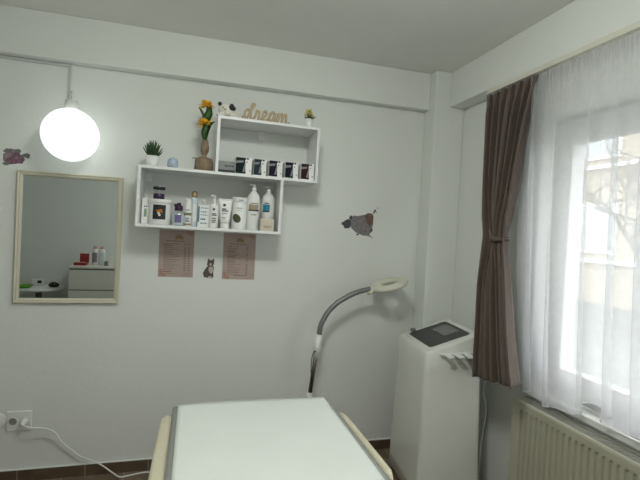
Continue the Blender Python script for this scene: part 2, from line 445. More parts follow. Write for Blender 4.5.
def bottle(name, label, x, y, z, r, h, sh_=.85, neck=.4, m='plastic', n=28, sy=1.0):
    t = thing(name, label, 'bottle', (x, y, z)); b = BM()
    lathe(b, [(r*.9,0),(r,.004),(r,h*sh_),(r*.9,h*(sh_+.06)),(r*neck*1.2,h*.97),(r*neck,h)], n=n, sy=sy)
    link('bottle_body', b, m, t, True); return t
def pump(t, r, z, m='plastic', h=.028):
    b = BM(); lathe(b, [(r*1.1,z),(r*1.15,z+.003),(r*1.1,z+h*.55),(r*.5,z+h*.6),(r*.45,z+h)], n=18)
    box(b, -.022, r*.6, -r*.5, r*.5, z+h*.85, z+h*1.1); return link('pump_head', b, m, t, True)

t = bottle('purple_capped_bottle', 'clear square bottle with a dark purple pump and lavender label, beside the tub', -.088, 2.655, ZL, .036, .085, .8, .5, 'clear')
b = BM(); lathe(b, [(.032,.002),(.034,.006),(.034,.066),(.030,.070)], n=24); link('liquid', b, 'ltblue', t, True)
b = BM(); arcpatch(b, .0362, .018, .062, -.5, .5); link('lavender_label', b, 'lav', t)
b = BM(); lathe(b, [(.021,.085),(.023,.088),(.022,.112),(.012,.116),(.011,.130)], n=20); box(b, -.026, .012, -.010, .010, .108, .124); link('pump_head', b, 'purple', t, True)

t = bottle('banded_bottle', 'slim white bottle with gold and black bands, right of the purple-capped bottle', -.037, 2.645, ZL, .0195, .140, .82, .75)
for z_ in (.062, .008): b = BM(); lathe(b, [(.0203,z_),(.0203,z_+.008)], n=24); link('gold_band', b, 'gold', t, True)
b = BM(); lathe(b, [(.0205,.072),(.0205,.076)], n=24); link('black_band', b, 'ink', t, True)
b = BM(); lathe(b, [(.0155,.132),(.017,.134),(.0165,.150),(.012,.156)], n=20); link('bottle_cap', b, 'plastic', t, True)
b = BM(); 
for z in (.026,.034,.044,.090): arcpatch(b, .0197, z, z+.004, -.6, .5, n=6)
link('print', b, 'ink', t)

t = bottle('gold_capped_bottle', 'tall pale blue bottle with a gold cap behind the slim white bottle', -.005, 2.685, ZL, .022, .170, .86, .6, 'ltblue')
b = BM(); lathe(b, [(.0155,.168),(.016,.170),(.015,.200),(.009,.205)], n=20); link('bottle_cap', b, 'gold', t, True)
b = BM(); arcpatch(b, .0224, .03, .13, -.25, .9, n=8); link('white_label', b, 'plastic', t)

t, w, f = carton('blue_print_carton', 'white carton with blue print, middle left of the lower shelf', .017, .080, 2.645, .045, ZL, .130)
marks('blue_stripe', [(-w+.001, -w+.010, .03, .118)], f, 'inkb', t)
marks('blue_print', wordrow(-.016,.026,.108,.005,rn)+wordrow(-.016,.020,.085,.006,rn)+wordrow(-.016,.024,.068,.005,rn)+[(-.016,.012,.042,.050)]+wordrow(-.016,.022,.020,.006,rn), f, 'inkb', t)
t2 = bottle('small_spray_bottle', 'small white bottle whose nozzle shows above the blue-print carton', .052, 2.725, ZL, .018, .135, .82, .5)
pump(t2, .009, .135)

t = bottle('white_pump_bottle', 'slim white pump bottle with black print left of the upright tube', .106, 2.645, ZL, .026, .140, .88, .35)
pump(t, .008, .140, h=.045)
b = BM(); arcpatch(b, .0263, .100, .112, -.3, .15, n=4)
for z, a in ((.078,.5),(.070,.6),(.052,.5),(.040,.5),(.030,.35)): arcpatch(b, .0263, z, z+.005, -.45, a, n=6)
link('print', b, 'ink', t)

t = thing('white_tube', 'white squeeze tube standing on its cap with black print, centre of the lower shelf', 'tube', (.170, 2.640, ZL))
b = BM(); lathe(b, [(.024,0),(.025,.002),(.025,.030),(.024,.031)], n=26); link('tube_cap', b, 'plastic', t, True)
b = BM(); N = 26; rings = []
for k in range(9):
    f_ = k/8; rx = .026+.013*f_; ry = .026*(1-f_)+.0015
    rings.append([b.verts.new((rx*math.cos(2*PI*i/N), ry*math.sin(2*PI*i/N), .031+.140*f_)) for i in range(N)])
for A, B in zip(rings, rings[1:]):
    for i in range(N): b.faces.new((A[i], A[(i+1)%N], B[(i+1)%N], B[i]))
b.faces.new(rings[0][::-1]); b.faces.new(rings[-1]); link('tube_body', b, 'plastic', t, True)
b = BM()
for z, x0, x1, h in ((.128,-.014,0,.014),(.108,-.020,.004,.007),(.098,-.020,.016,.006),(.085,-.018,.010,.003),(.06,-.018,.002,.003)):
    f_ = (z-.031)/.140; yy = -.026*(1-f_)-.0028
    box(b, x0, x1, yy-.0006, yy+.004, z, z+h)
link('print', b, 'ink', t)

t = thing('leaf_print_canister', 'white cylindrical canister with an olive leaf print right of the tube', 'canister', (.252, 2.665, ZL))
b = BM(); lathe(b, [(.043,0),(.045,.003),(.045,.155),(.043,.158)], n=34); link('canister_body', b, 'plastic', t, True)
b = BM(); lathe(b, [(.0455,.158),(.047,.160),(.047,.183),(.044,.186)], n=34); link('canister_lid', b, 'plastic', t, True)
b = BM()
for k in range(14):
    z = .038+k*.0036; q = (k+.5)/14; hw = math.sqrt(max(0, 1-(2*q-1)**2)); c_ = -.42+.25*(.5-q)
    arcpatch(b, .0453, z, z+.0036, c_-.52*hw, c_+.55*hw, n=6)
link('olive_leaf_print', b, 'olive', t)
b = BM(); arcpatch(b, .0473, .165, .173, -.2, .35, n=5); arcpatch(b, .0453, .120, .126, -.4, .3, n=5); arcpatch(b, .0453, .108, .111, -.4, .2, n=5)
link('print', b, mat('print_grey', (.40,.41,.40), .7), t)

t = bottle('tan_label_pump_bottle', 'tall white pump bottle with a tan and dark band, right part of the lower shelf', .331, 2.655, ZL, .037, .232, .82, .35)
pump(t, .011, .232, h=.034)
b = BM(); arcpatch(b, .0373, .115, .150, -.9, .7); link('tan_label', b, 'tan', t)
b = BM(); arcpatch(b, .0376, .112, .120, -.9, .9); link('dark_band', b, 'ink', t)
for z_, w_ in ((.155, .55), (.088, .35)): b = BM(); arcpatch(b, .0376, z_, z_+.004, -w_, w_); link('print_line', b, 'ink', t)
t = bottle('blue_label_pump_bottle', 'tall white pump bottle with a blue label at the right end of the lower shelf', .423, 2.690, ZL, .039, .232, .82, .35)
pump(t, .011, .232, h=.034)
b = BM(); arcpatch(b, .0393, .120, .158, -.95, .15); link('blue_label', b, 'blueL', t)
b = BM(); arcpatch(b, .0393, .162, .168, -.7, 0); arcpatch(b, .0395, .112, .120, -.95, .1); link('dark_print', b, 'ink', t)
t, w, f = carton('beige_carton', 'small beige carton in front of the blue-label bottle', .372, .452, 2.605, .035, ZL, .072, 'beigebox')
marks('print', wordrow(-.02,.025,.018,.008,rn)+wordrow(-.02,.03,.028,.004,rn), f, 'tan', t)

# --- upper box: dye cartons
def dye(label, x0, x1, y0, dep, pic, name='dye_carton', rotz=0, group=None):
    t = thing(name, label, 'box', ((x0+x1)/2, y0+dep/2, ZM), rotz, group)
    w = (x1-x0)/2; f = -dep/2; h = .096
    link('carton_body', bx(-w, w, f, dep/2, 0, h), 'plastic', t, bevel=.001)
    W_ = 2*w; xs = -w+W_*.64
    p = BM(); prism(p, [(-w+.001,.003),(xs,.003),(xs-.006,.090),(-w+.001,.090)], f-.0006, f+.0002); ph = link('photo_print', p, pic, t)
    p = BM(); prism(p, [(-w+.001,.060),(xs-.016,.066),(xs-.014,.078),(-w+.001,.074)], f-.0012, f-.0005); link('pale_streak', p, M['streak'], ph)
    p = BM(); prism(p, [(xs-.018,.012),(xs-.006,.014),(xs-.001,.058),(xs-.008,.060)], f-.0012, f-.0005); link('pale_curl', p, M['streak'], ph)
    marks('print', [(-w+.001, xs, .082, .094), (xs+.004, xs+.014, .084, .094), (xs+.002, xs+.008, .066, .073), (w-.012, w-.006, .018, .024)], f, 'ink', t)
    return t
M['streak'] = mat('streak_grey', (.22,.22,.23), .5); M['pic_green'] = mat('pic_green', (.008,.02,.019), .8, spec=.2); M['pic_blue'] = mat('pic_blue', (.02,.036,.05), .8, spec=.2)
M['pic_violet'] = mat('pic_violet', (.012,.008,.024), .8, spec=.2); M['pic_navy'] = mat('pic_navy', (.008,.009,.02), .8, spec=.2); M['pic_wine'] = mat('pic_wine', (.035,.011,.014), .8, spec=.2)
t = thing('grey_box', 'long grey and black box lying left of the dye cartons on the upper shelf', 'box', (.160, 2.665, ZM))
link('box_body', bx(-.050, .050, -.055, .055, 0, .066), mat('grey_carton', (.22,.23,.23), .5), t, bevel=.001)
marks('dark_band', [(-.0495, .0495, .001, .018)], -.055, 'ink', t); marks('print', wordrow(-.01,.04,.036,.008,rn), -.055, 'ink', t)
g = 'hair dye cartons standing in a row on the upper shelf'
dye('dye carton with a dark green picture, leftmost of the row on the upper shelf', .209, .301, 2.592, .12, 'pic_green', group=g)
dye('dye carton with a slate blue picture, next to the dark green one', .313, .385, 2.593, .12, 'pic_blue', group=g)
dye('dye carton with a violet picture, middle one of the row on the upper shelf', .401, .480, 2.592, .12, 'pic_violet', group=g)
dye('dye carton with a navy picture, between the violet and the wine red ones', .497, .575, 2.593, .12, 'pic_navy', group=g)
dye('dye carton with a wine red picture, rightmost of the row on the upper shelf', .592, .671, 2.590, .12, 'pic_wine', group=g)

# --- on top of the shelf
t = thing('potted_succulent', 'spiky green succulent in a white pot on the left end of the shelf top', 'plant', (-.239, 2.635, ZM))
b = BM(); lathe(b, [(.030,0),(.033,.002),(.036,.058),(.034,.058),(.032,.050)], n=28); link('pot', b, 'plastic', t, True)
b = BM(); lathe(b, [(.033,.044),(.033,.050)], n=20); link('soil', b, 'woodd', t)
for k in range(30):
    ring = k/30; a = k*2.4; tilt = .12+.75*ring; Ln = .095-.035*ring
    b = BM(); d = Vector((math.cos(a)*math.sin(tilt), math.sin(a)*math.sin(tilt), math.cos(tilt)))
    p0 = Vector((math.cos(a)*.012*ring, math.sin(a)*.012*ring, .048)); p1 = p0+d*Ln*.55; p2 = p0+d*Ln+Vector((0,0,.006))
    tube(b, smooth_pts([p0, p1, p2], 4), lambda q: .0062*(1-q)**.6+.0004, 6); link('leaf', b, 'leafd', t, True)

t = thing('blue_candle', 'small pale blue dome-shaped candle on the shelf top', 'candle', (-.131, 2.612, ZM))
t.scale = (1.03, 1.03, 1.03)
b = BM(); lathe(b, [(.024,0),(.027,.003),(.028,.028),(.025,.042),(.017,.051),(.005,.054)], n=26); link('candle_body', b, 'blue', t, True)
b = BM(); tube(b, [(0,0,.052),(.001,0,.060)], .0012, 6); link('wick', b, 'woodd', t)

t = thing('wrapped_bouquet', 'kraft-wrapped pot of yellow flowers on the shelf against the upper box', 'flowers', (.035, 2.640, ZM))
t.scale = (.98, .95, .98)
wob = lambda a, z: 1+.07*math.sin(5*a+z*60)+.04*math.sin(9*a)
b = BM(); lathe(b, [(.042,0),(.050,.006),(.051,.050),(.046,.072),(.024,.080),(.012,.085),(.014,.095),(.022,.118),(.024,.140),(.020,.168),(.014,.182)], n=44, wob=wob, caps=True); link('kraft_wrap', b, 'kraft', t, True)
b = BM(); lathe(b, [(.014,.081),(.017,.085),(.014,.090)], n=24); link('twine', b, 'tan', t, True)
b = BM(); tube(b, [(-.03,-.01,.062),(-.052,-.015,.072),(-.066,-.01,.070)], .0025, 6); link('twig', b, 'bark', t, True)
for k, pts in enumerate((((0,0,.17),(-.004,0,.26),(.0,0,.38)), ((0,0,.17),(-.012,-.005,.24),(-.016,-.01,.292)))):
    b = BM(); tube(b, smooth_pts(pts), .0035, 7); link('stem', b, 'leaf', t, True)
def blade(pts, wid, name='leaf', m='leaf'):
    b = BM(); P_ = smooth_pts(pts, 5); n_ = len(P_); rows = []
    for i, p in enumerate(P_):
        q = i/(n_-1); w_ = wid*math.sin(PI*min(1,(q*.92+.08)))**.7+.0004
        rows.append([b.verts.new(p+Vector((-w_,.0,0))), b.verts.new(p+Vector((0,-w_*.35,0))), b.verts.new(p+Vector((w_,0,0))), b.verts.new(p+Vector((0,.0015-w_*.2,0)))])
    for A, B in zip(rows, rows[1:]):
        for i in range(4): b.faces.new((A[i], A[(i+1)%4], B[(i+1)%4], B[i]))
    b.faces.new(rows[0][::-1]); b.faces.new(rows[-1]); bmesh.ops.recalc_face_normals(b, faces=b.faces[:])
    return link(name, b, m, t, True)
blade([(.0,0,.18),(.004,-.01,.235),(.022,-.02,.275),(.050,-.02,.292)], .017)
blade([(-.002,.0,.18),(-.006,-.02,.22),(.004,-.026,.262),(.012,-.024,.300)], .019)
blade([(.0,.0,.27),(.003,-.02,.305),(.012,-.022,.335),(.018,-.015,.372)], .024)
blade([(-.006,0,.28),(-.018,-.01,.322),(-.034,-.012,.352),(-.046,-.01,.365)], .0075)
blade([(0,0,.27),(.010,.01,.32),(.026,.01,.338),(.040,.005,.343)], .005)
def bloom(c, r, nlayers, tilt):
    fl = thing_part = bpy.data.objects.new('flower', None)
    b = BM(); ellipsoid(b, (c[0],c[1],c[2]+r*.1), (r*.22, r*.20, r*.2)); core = link('flower', b, 'orange', t, True)
    b = BM()
    for ly in range(nlayers):
        for k in range(9):
            a = 2*PI*k/9+ly*.35+rn.uniform(-.1,.1); el = -.1+ly*.5+rn.uniform(-.12,.12)
            d = Vector((math.cos(a)*math.cos(el), math.sin(a)*math.cos(el), math.sin(el)))
            s = Vector((-math.sin(a), math.cos(a), 0)); n_ = d.cross(s)
            Lr = r*(1-.10*ly)*rn.uniform(.85,1.12)
            c0 = Vector(c); rows = []
            for q, wq in ((.1,.10),(.45,.26),(.8,.22),(1.0,.04)):
                p = c0+d*Lr*q+n_*(.10*r*math.sin(q*3)); rows.append((p-s*wq*r, p+n_*.05*r, p+s*wq*r, p-n_*.03*r))
            V = [[b.verts.new(x) for x in rw] for rw in rows]
            for A, B in zip(V, V[1:]):
                for i in range(4): b.faces.new((A[i], A[(i+1)%4], B[(i+1)%4], B[i]))
            b.faces.new(V[0][::-1]); b.faces.new(V[-1])
    bmesh.ops.recalc_face_normals(b, faces=b.faces[:])
    bpy.data.objects.remove(fl)
    return link('petals', b, 'yellow', core, True)
bloom((-.002,-.02,.372), .047, 4, 0)
bloom((-.014,-.035,.266), .042, 3, 0)
blade([(.006,-.03,.262),(.020,-.035,.285),(.034,-.035,.303)], .005, 'yellow_petal', 'yellow')
blade([(-.020,-.045,.262),(-.032,-.05,.248),(-.040,-.05,.236)], .006, 'yellow_petal', 'yellow')

t = thing('toy_animal', 'small white toy animal with black ears lying on top of the upper box', 'toy', (.152, 2.645, ZT))
t.scale = (1.16, 1.05, 1.08)
b = BM()
ellipsoid(b, (.012,.012,.028), (.046,.032,.028)); ellipsoid(b, (-.012,-.014,.040), (.034,.030,.033))
ellipsoid(b, (-.038,-.030,.010), (.020,.014,.010)); ellipsoid(b, (.036,-.022,.012), (.020,.016,.012)); ellipsoid(b, (-.016,-.040,.034), (.014,.010,.010))
o = link('body', b, 'toyw', t, True); r_ = o.modifiers.new('r', 'REMESH'); r_.mode = 'VOXEL'; r_.voxel_size = .004; r_.use_smooth_shade = True
for c_, r_ in (((-.040,-.012,.071), (.010,.006,.011)), ((.018,-.012,.068), (.011,.006,.011))):
    b = BM(); ellipsoid(b, c_, r_); link('ear', b, 'black', t, True)
b = BM(); ellipsoid(b, (.014,-.034,.052), (.013,.008,.012), Matrix.Rotation(.4, 3, 'Y')); ellipsoid(b, (.028,-.016,.054), (.010,.012,.012)); link('eye_patch', b, 'black', t, True)
b = BM(); ellipsoid(b, (-.017,-.050,.036), (.006,.004,.005)); link('nose', b, 'pink', t, True)
b = BM(); ellipsoid(b, (-.026,-.043,.047), (.0032,.003,.0036)); ellipsoid(b, (.008,-.0425,.049), (.003,.003,.003)); link('eye', b, 'black', t, True)

# the word "dream" cut out of wood in joined script
t = thing('wooden_word_sign', 'wooden script word sign reading dream on top of the shelf', 'sign', (.236, 2.600, ZT))
XH = .055
strokes = [
    [(.0,.25),(.12,.05),(.3,.0),(.55,.18),(.78,.55),(.86,.85),(.62,1.0),(.34,.80),(.22,.40),(.30,.05)],
    [(.30,.05),(.55,.1),(.85,.55),(1.2,1.25),(1.42,1.75),(1.34,1.98),(1.14,1.86),(1.04,1.3),(1.0,.6),(1.06,.12),(1.25,.02),(1.46,.2)],
    [(1.46,.2),(1.66,.62),(1.74,.95),(1.86,.86),(2.08,.84),(2.06,.55),(2.02,.2),(2.16,.02),(2.36,.12)],
    [(2.36,.12),(2.62,.34),(2.92,.58),(3.0,.84),(2.84,1.0),(2.62,.84),(2.54,.45),(2.66,.1),(2.92,.0),(3.22,.16)],
    [(3.22,.16),(3.42,.5),(3.74,.92),(4.02,.95),(3.76,1.0),(3.5,.76),(3.42,.36),(3.54,.04),(3.78,.14),(4.04,.62),(4.14,.92),(4.08,.4),(4.14,.05),(4.34,.12)],
    [(4.34,.12),(4.52,.6),(4.58,.95),(4.58,.45),(4.56,.02),(4.66,.5),(4.92,.92),(5.08,.86),(5.08,.4),(5.06,.02),(5.18,.5),(5.44,.92),(5.62,.84),(5.62,.4),(5.64,.08),(5.84,-.02),(6.1,.14)],
]
b = BM(); hw = .0062; DP = .016; SX = .0466
for si_, st in enumerate(strokes):
    P_ = smooth_pts([(x, 0, z if z < 1 else 1+(z-1)*.62) for x, z in st], 6); n_ = len(P_); rows = []
    for i, p in enumerate(P_):
        tg = (P_[min(i+1,n_-1)]-P_[max(i-1,0)]); tg.normalize(); nn = Vector((-tg.z, 0, tg.x))
        c_ = Vector((p.x*SX*.965, 0, p.z*XH+.006)); A = c_+nn*hw; B = c_-nn*hw
        yo = .0005*si_+.00006*i
        rows.append([b.verts.new((A.x,yo,max(A.z,0))), b.verts.new((B.x,yo,max(B.z,0))), b.verts.new((B.x,DP,max(B.z,0))), b.verts.new((A.x,DP,max(A.z,0)))])
    for A, B in zip(rows, rows[1:]):
        for i in range(4):
            f_ = b.faces.new((A[i], A[(i+1)%4], B[(i+1)%4], B[i])); f_.material_index = 0 if i == 0 else 1
    b.faces.new(rows[0][::-1]).material_index = 1; b.faces.new(rows[-1]).material_index = 1
bmesh.ops.recalc_face_normals(b, faces=b.faces[:])
link('lettering', b, ['wood', 'woodd'], t)

t = thing('potted_flower', 'tiny white pot of pale yellow flowers at the right end of the shelf top', 'plant', (.626, 2.615, ZT))
t.scale = (.95, .95, .95)
b = BM(); lathe(b, [(.020,0),(.022,.002),(.027,.052),(.025,.052),(.023,.046)], n=24); link('pot', b, 'plastic', t, True)
b = BM(); lathe(b, [(.023,.042),(.0235,.046)], n=18); link('soil', b, 'woodd', t)
for k in range(14):
    a = k*2.4; r_ = .007+.0014*k; zt = .105-.0032*k+.006*rn.random()
    b = BM(); c_ = (math.cos(a)*r_, math.sin(a)*r_, zt)
    tube(b, smooth_pts([(0,0,.046),(c_[0]*.5,c_[1]*.5,.07),c_], 4), .0012, 5); s_ = link('stem', b, 'leafd', t, True)
    b = BM()
    for j in range(5):
        aj = 2*PI*j/5+k; ellipsoid(b, (c_[0]+math.cos(aj)*.006, c_[1]+math.sin(aj)*.006, c_[2]+.003), (.0055,.0055,.004), u=8, v=6)
    link('blossom', b, 'pale_flower', s_, True)
blade([(.018,-.01,.048),(.030,-.012,.062),(.046,-.012,.072)], .005, 'leaf', 'leafd')
blade([(-.016,-.012,.046),(-.026,-.016,.058),(-.032,-.016,.060)], .005, 'leaf', 'leafd')
for k in range(6):
    a = k*1.05; blade([(math.cos(a)*.010,math.sin(a)*.01-.004,.046),(math.cos(a)*.018,math.sin(a)*.018,.060),(math.cos(a)*.024,math.sin(a)*.024,.066)], .006, 'leaf', 'leafd')

# ------------------------------------------------------------------ papers and decals on the back wall
def price_sheet(x0, x1, z0, z1, label, seed, kind):
    t = thing('price_list', label, 'price list', ((x0+x1)/2, D, (z0+z1)/2), 0, 'price lists taped under the shelf')
    w, h = (x1-x0)/2, (z1-z0)/2; r = random.Random(seed); f = -.0012
    link('paper', bx(-w, w, f, 0, -h, h), 'paper', t)
    k = BM()           # lotus emblem in gold, upper right of centre
    cx = .012 if kind == 0 else .002
    for a in (-70,-45,-20,0,20,45,70):
        ra = math.radians(a); Ln = .034 if abs(a) < 50 else .030
        d = Vector((math.sin(ra), 0, math.cos(ra))); s = Vector((d.z, 0, -d.x)); o_ = Vector((cx, 0, h-.056))
        poly = [(o_+d*Ln*.15), (o_+d*Ln*.55+s*.0068), (o_+d*Ln), (o_+d*Ln*.55-s*.0068)]
        prism(k, [(p.x, p.z) for p in poly], f-.0005-abs(a)*.000002, f)
    link('lotus_emblem', k, 'goldink', t)
    rows = [(-.062, .045, h-.068, h-.064)]
    z = h-.085
    while z > -h+.028:
        if r.random() < .14: rows += [(-w+.026, -w+.026+.05, z, z+.0045)]; z -= .012
        rows += wordrow(-w+.028, -w+.028+r.uniform(.05,.095), z, .0034, r)
        rows.append((w-.058, w-.044, z, z+.0038))
        if kind == 0: rows.append((w-.034, w-.022, z, z+.0038))
        z -= .0105
    if kind: rows += [(-.03, .05, -h+.022, -h+.026)]
    marks('text_rows', rows, f, 'inkbr', t)
    for (cx, cz) in ((w-.018, h-.020), (-w+.018, -h+.018), (-w+.034, -h+.012), (w-.034, h-.012), (-w+.013, -h+.036)):
        rr = .013; k = BM()
        for j in range(6):
            a = j*PI/3+cx*40; d = Vector((math.cos(a), 0, math.sin(a))); s = Vector((-d.z, 0, d.x)); c_ = Vector((cx, 0, cz))
            prism(k, [(p.x, p.z) for p in (c_, c_+d*rr*.6+s*rr*.4, c_+d*rr, c_+d*rr*.6-s*rr*.4)], f-.0006-j*.00002, f)
        link('corner_flower', k, 'blush', t)
price_sheet(-.199, .003, 1.171, 1.455, 'pinkish price list sheet left of the cat decal', 5, 0)
price_sheet(.178, .378, 1.164, 1.452, 'pinkish price list sheet right of the cat decal', 9, 1)

def blobpoly(cx, cz, rx, rz, n=18, jag=.12, seed=1, rot=0):
    r = random.Random(seed); out = []
    for i in range(n):
        a = 2*PI*i/n; k = 1+r.uniform(-jag, jag); x, z = rx*k*math.cos(a), rz*k*math.sin(a)
        out.append((cx+x*math.cos(rot)-z*math.sin(rot), cz+x*math.sin(rot)+z*math.cos(rot)))
    return out
def decal(t, name, polys, m, lay, parent=None):
    b = BM()
    for i, p in enumerate(polys): prism(b, p, -.0006*lay-.0008-i*.00003, -.0006*(lay-1) if lay else 0)
    return link(name, b, m, parent or t)
t = thing('cat_decal', 'small grey sitting cat wall decal between the two price lists', 'decal', (.100, D, 1.228))
decal(t, 'cat_body', [[(-.030,-.055),(.018,-.060),(.026,-.052),(.024,-.02),(.028,.004),(.020,.022),(-.008,.020),(-.026,-.005),(-.038,-.03)]], 'catg', 0)
decal(t, 'cat_head', [[(-.016,.022),(-.012,.050),(-.010,.064),(.001,.052),(.014,.053),(.024,.064),(.027,.046),(.026,.026),(.014,.014),(-.004,.014)]], 'catg', 1)
decal(t, 'white_chest', [[(-.002,.010),(.018,.012),(.024,-.010),(.016,-.034),(.004,-.028),(-.006,-.008)], blobpoly(.006,-.052,.014,.006,seed=3), blobpoly(.006,.026,.008,.009,seed=4)], 'catw', 2)
decal(t, 'face_marks', [blobpoly(.000,.036,.0035,.003), blobpoly(.013,.036,.0035,.003), blobpoly(.007,.028,.003,.002), [(.014,-.03),(.021,-.03),(.022,-.050),(.016,-.052)]], 'decd', 3)

t = thing('wall_decal', 'ragged grey and rust wall decal right of the shelf', 'decal', (1.075, D, 1.548))
decal(t, 'grey_body', [[(-.075,.03),(-.05,.062),(-.02,.060),(.03,.072),(.06,.045),(.095,.02),(.085,-.04),(.07,-.062),(.10,-.085),(.055,-.07),(.025,-.07),(-.03,-.05),(-.065,-.02)]], 'decg', 0)
decal(t, 'rust_head', [[(.028,.068),(.052,.084),(.082,.082),(.094,.065),(.092,.02),(.07,-.004),(.045,.02)]], 'decr', 1)
decal(t, 'dark_tip', [blobpoly(-.090,.006,.028,.036,12,.25,4), blobpoly(-.118,.002,.014,.012,9,.3,5), blobpoly(-.070,.048,.012,.014,9,.2,6)], 'decd', 1)
decal(t, 'dark_spots', [blobpoly(-.015,-.064,.010,.007,9,.2,7), blobpoly(.083,-.030,.009,.012,9,.2,8), [(.088,.082),(.096,.105),(.104,.112),(.112,.104),(.103,.099),(.097,.082)], [(.112,.118),(.130,.122),(.124,.126)], [(.100,.100),(.118,.085),(.108,.100)]], 'decd', 2)
decal(t, 'pale_streaks', [blobpoly(-.058,.006,.005,.022,9,.2,9), blobpoly(.03,-.02,.018,.012,10,.3,10), blobpoly(.0,.025,.02,.010,10,.3,11)], 'decm', 2)

t = thing('flower_decal', 'plum flower wall decal with grey leaves above the mirror corner', 'decal', (-.962, D, 1.810))
decal(t, 'pale_petals', [blobpoly(-.015,-.002,.048,.036,14,.16,2), blobpoly(-.02,.028,.026,.022,10,.2,3)], 'decm', 0)
decal(t, 'plum_petals', [blobpoly(-.014,-.014,.030,.022,12,.2,4), blobpoly(.022,-.008,.022,.020,12,.2,5), blobpoly(.0,.018,.020,.016,12,.2,6)], 'decp', 1)
decal(t, 'pale_centre', [blobpoly(.005,.0,.010,.007,9,.3,7), blobpoly(.018,-.018,.008,.004,9,.3,8)], 'decm', 2)
decal(t, 'leaves', [blobpoly(-.038,.036,.022,.012,10,.25,9), blobpoly(.010,.038,.016,.013,10,.25,10), blobpoly(.048,.018,.022,.010,10,.25,11,.2), blobpoly(-.046,-.034,.018,.010,10,.25,12), blobpoly(.058,.008,.010,.008,8,.25,13)], 'decl', 1)

# ------------------------------------------------------------------ sockets, switch, cables
t = thing('double_socket', 'white double wall socket low on the left of the back wall', 'socket', (-.895, D, .347))
link('cover_plate', bx(-.062, .062, -.012, 0, -.055, .055), 'plastic', t, bevel=.004)
for x in (-.030, .030):
    b = BM(); lathe(b, [(.024,0),(.024,.0035),(.0205,.004),(.020,-.009)], n=28, caps=False)
    bmesh.ops.transform(b, matrix=Matrix.Translation((x,-.0115,0)) @ Matrix.Rotation(PI/2,4,'X'), verts=b.verts[:]); link('socket_rim', b, 'plastic', t, True)
    b = BM(); lathe(b, [(.0205,0),(.0205,.001)], n=24); 
    bmesh.ops.transform(b, matrix=Matrix.Translation((x,-.0112,0)) @ Matrix.Rotation(PI/2,4,'X'), verts=b.verts[:]); rec = link('socket_recess', b, mat('recess_grey', (.30,.30,.29), .6), t)
    if x < 0:
        b = BM(); ellipsoid(b, (x-.009,-.0135,0), (.0022,.002,.0022)); ellipsoid(b, (x+.009,-.0135,0), (.0022,.002,.0022)); link('contact_hole', b, 'black', rec)
t = thing('power_cable', 'white power cable plugged into the double socket and trailing along the floor behind the bed', 'cable', (-.865, 2.80, .347))
b = BM(); lathe(b, [(.019,-.016),(.020,-.012),(.019,.014),(.011,.022),(.007,.036)], n=20)
bmesh.ops.transform(b, matrix=Matrix.Rotation(PI/2,4,'X'), verts=b.verts[:]); link('plug', b, 'plastic', t, True)
P0 = Vector((-.865, 2.80, .347))
pts = [(-.865,2.765,.347),(-.82,2.745,.338),(-.745,2.77,.315),(-.705,2.775,.290),(-.690,2.785,.262),(-.668,2.79,.222),(-.62,2.795,.172),(-.575,2.798,.130),(-.50,2.795,.095),(-.455,2.79,.070),(-.40,2.78,.030),(-.355,2.765,.006),(-.31,2.77,.006),(-.255,2.785,.006),(-.21,2.79,.006),(-.17,2.76,.006),(-.10,2.6,.006),(.05,2.35,.006),(.12,2.05,.006)]
b = BM(); tube(b, smooth_pts([Vector(p)-P0 for p in pts], 6), .0042, 8); link('cord', b, 'plastic', t, True)
t = thing('blank_cover', 'round white blank wall cover left of the double socket', 'wall cover', (-.998, D, .352))
b = BM(); lathe(b, [(.042,0),(.042,.006),(.036,.010),(.010,.011)], n=32); bmesh.ops.transform(b, matrix=Matrix.Rotation(PI/2,4,'X'), verts=b.verts[:]); link('cover_disc', b, 'plastic', t, True)
t = thing('light_switch', 'white light switch at the left edge, beside the mirror', 'switch', (-1.057, D, 1.488))
link('cover_plate', bx(-.041, .041, -.010, 0, -.050, .050), 'plastic', t, bevel=.003); link('rocker', bx(-.028, .028, -.014, -.009, -.028, .028), 'plastic', t, bevel=.002)

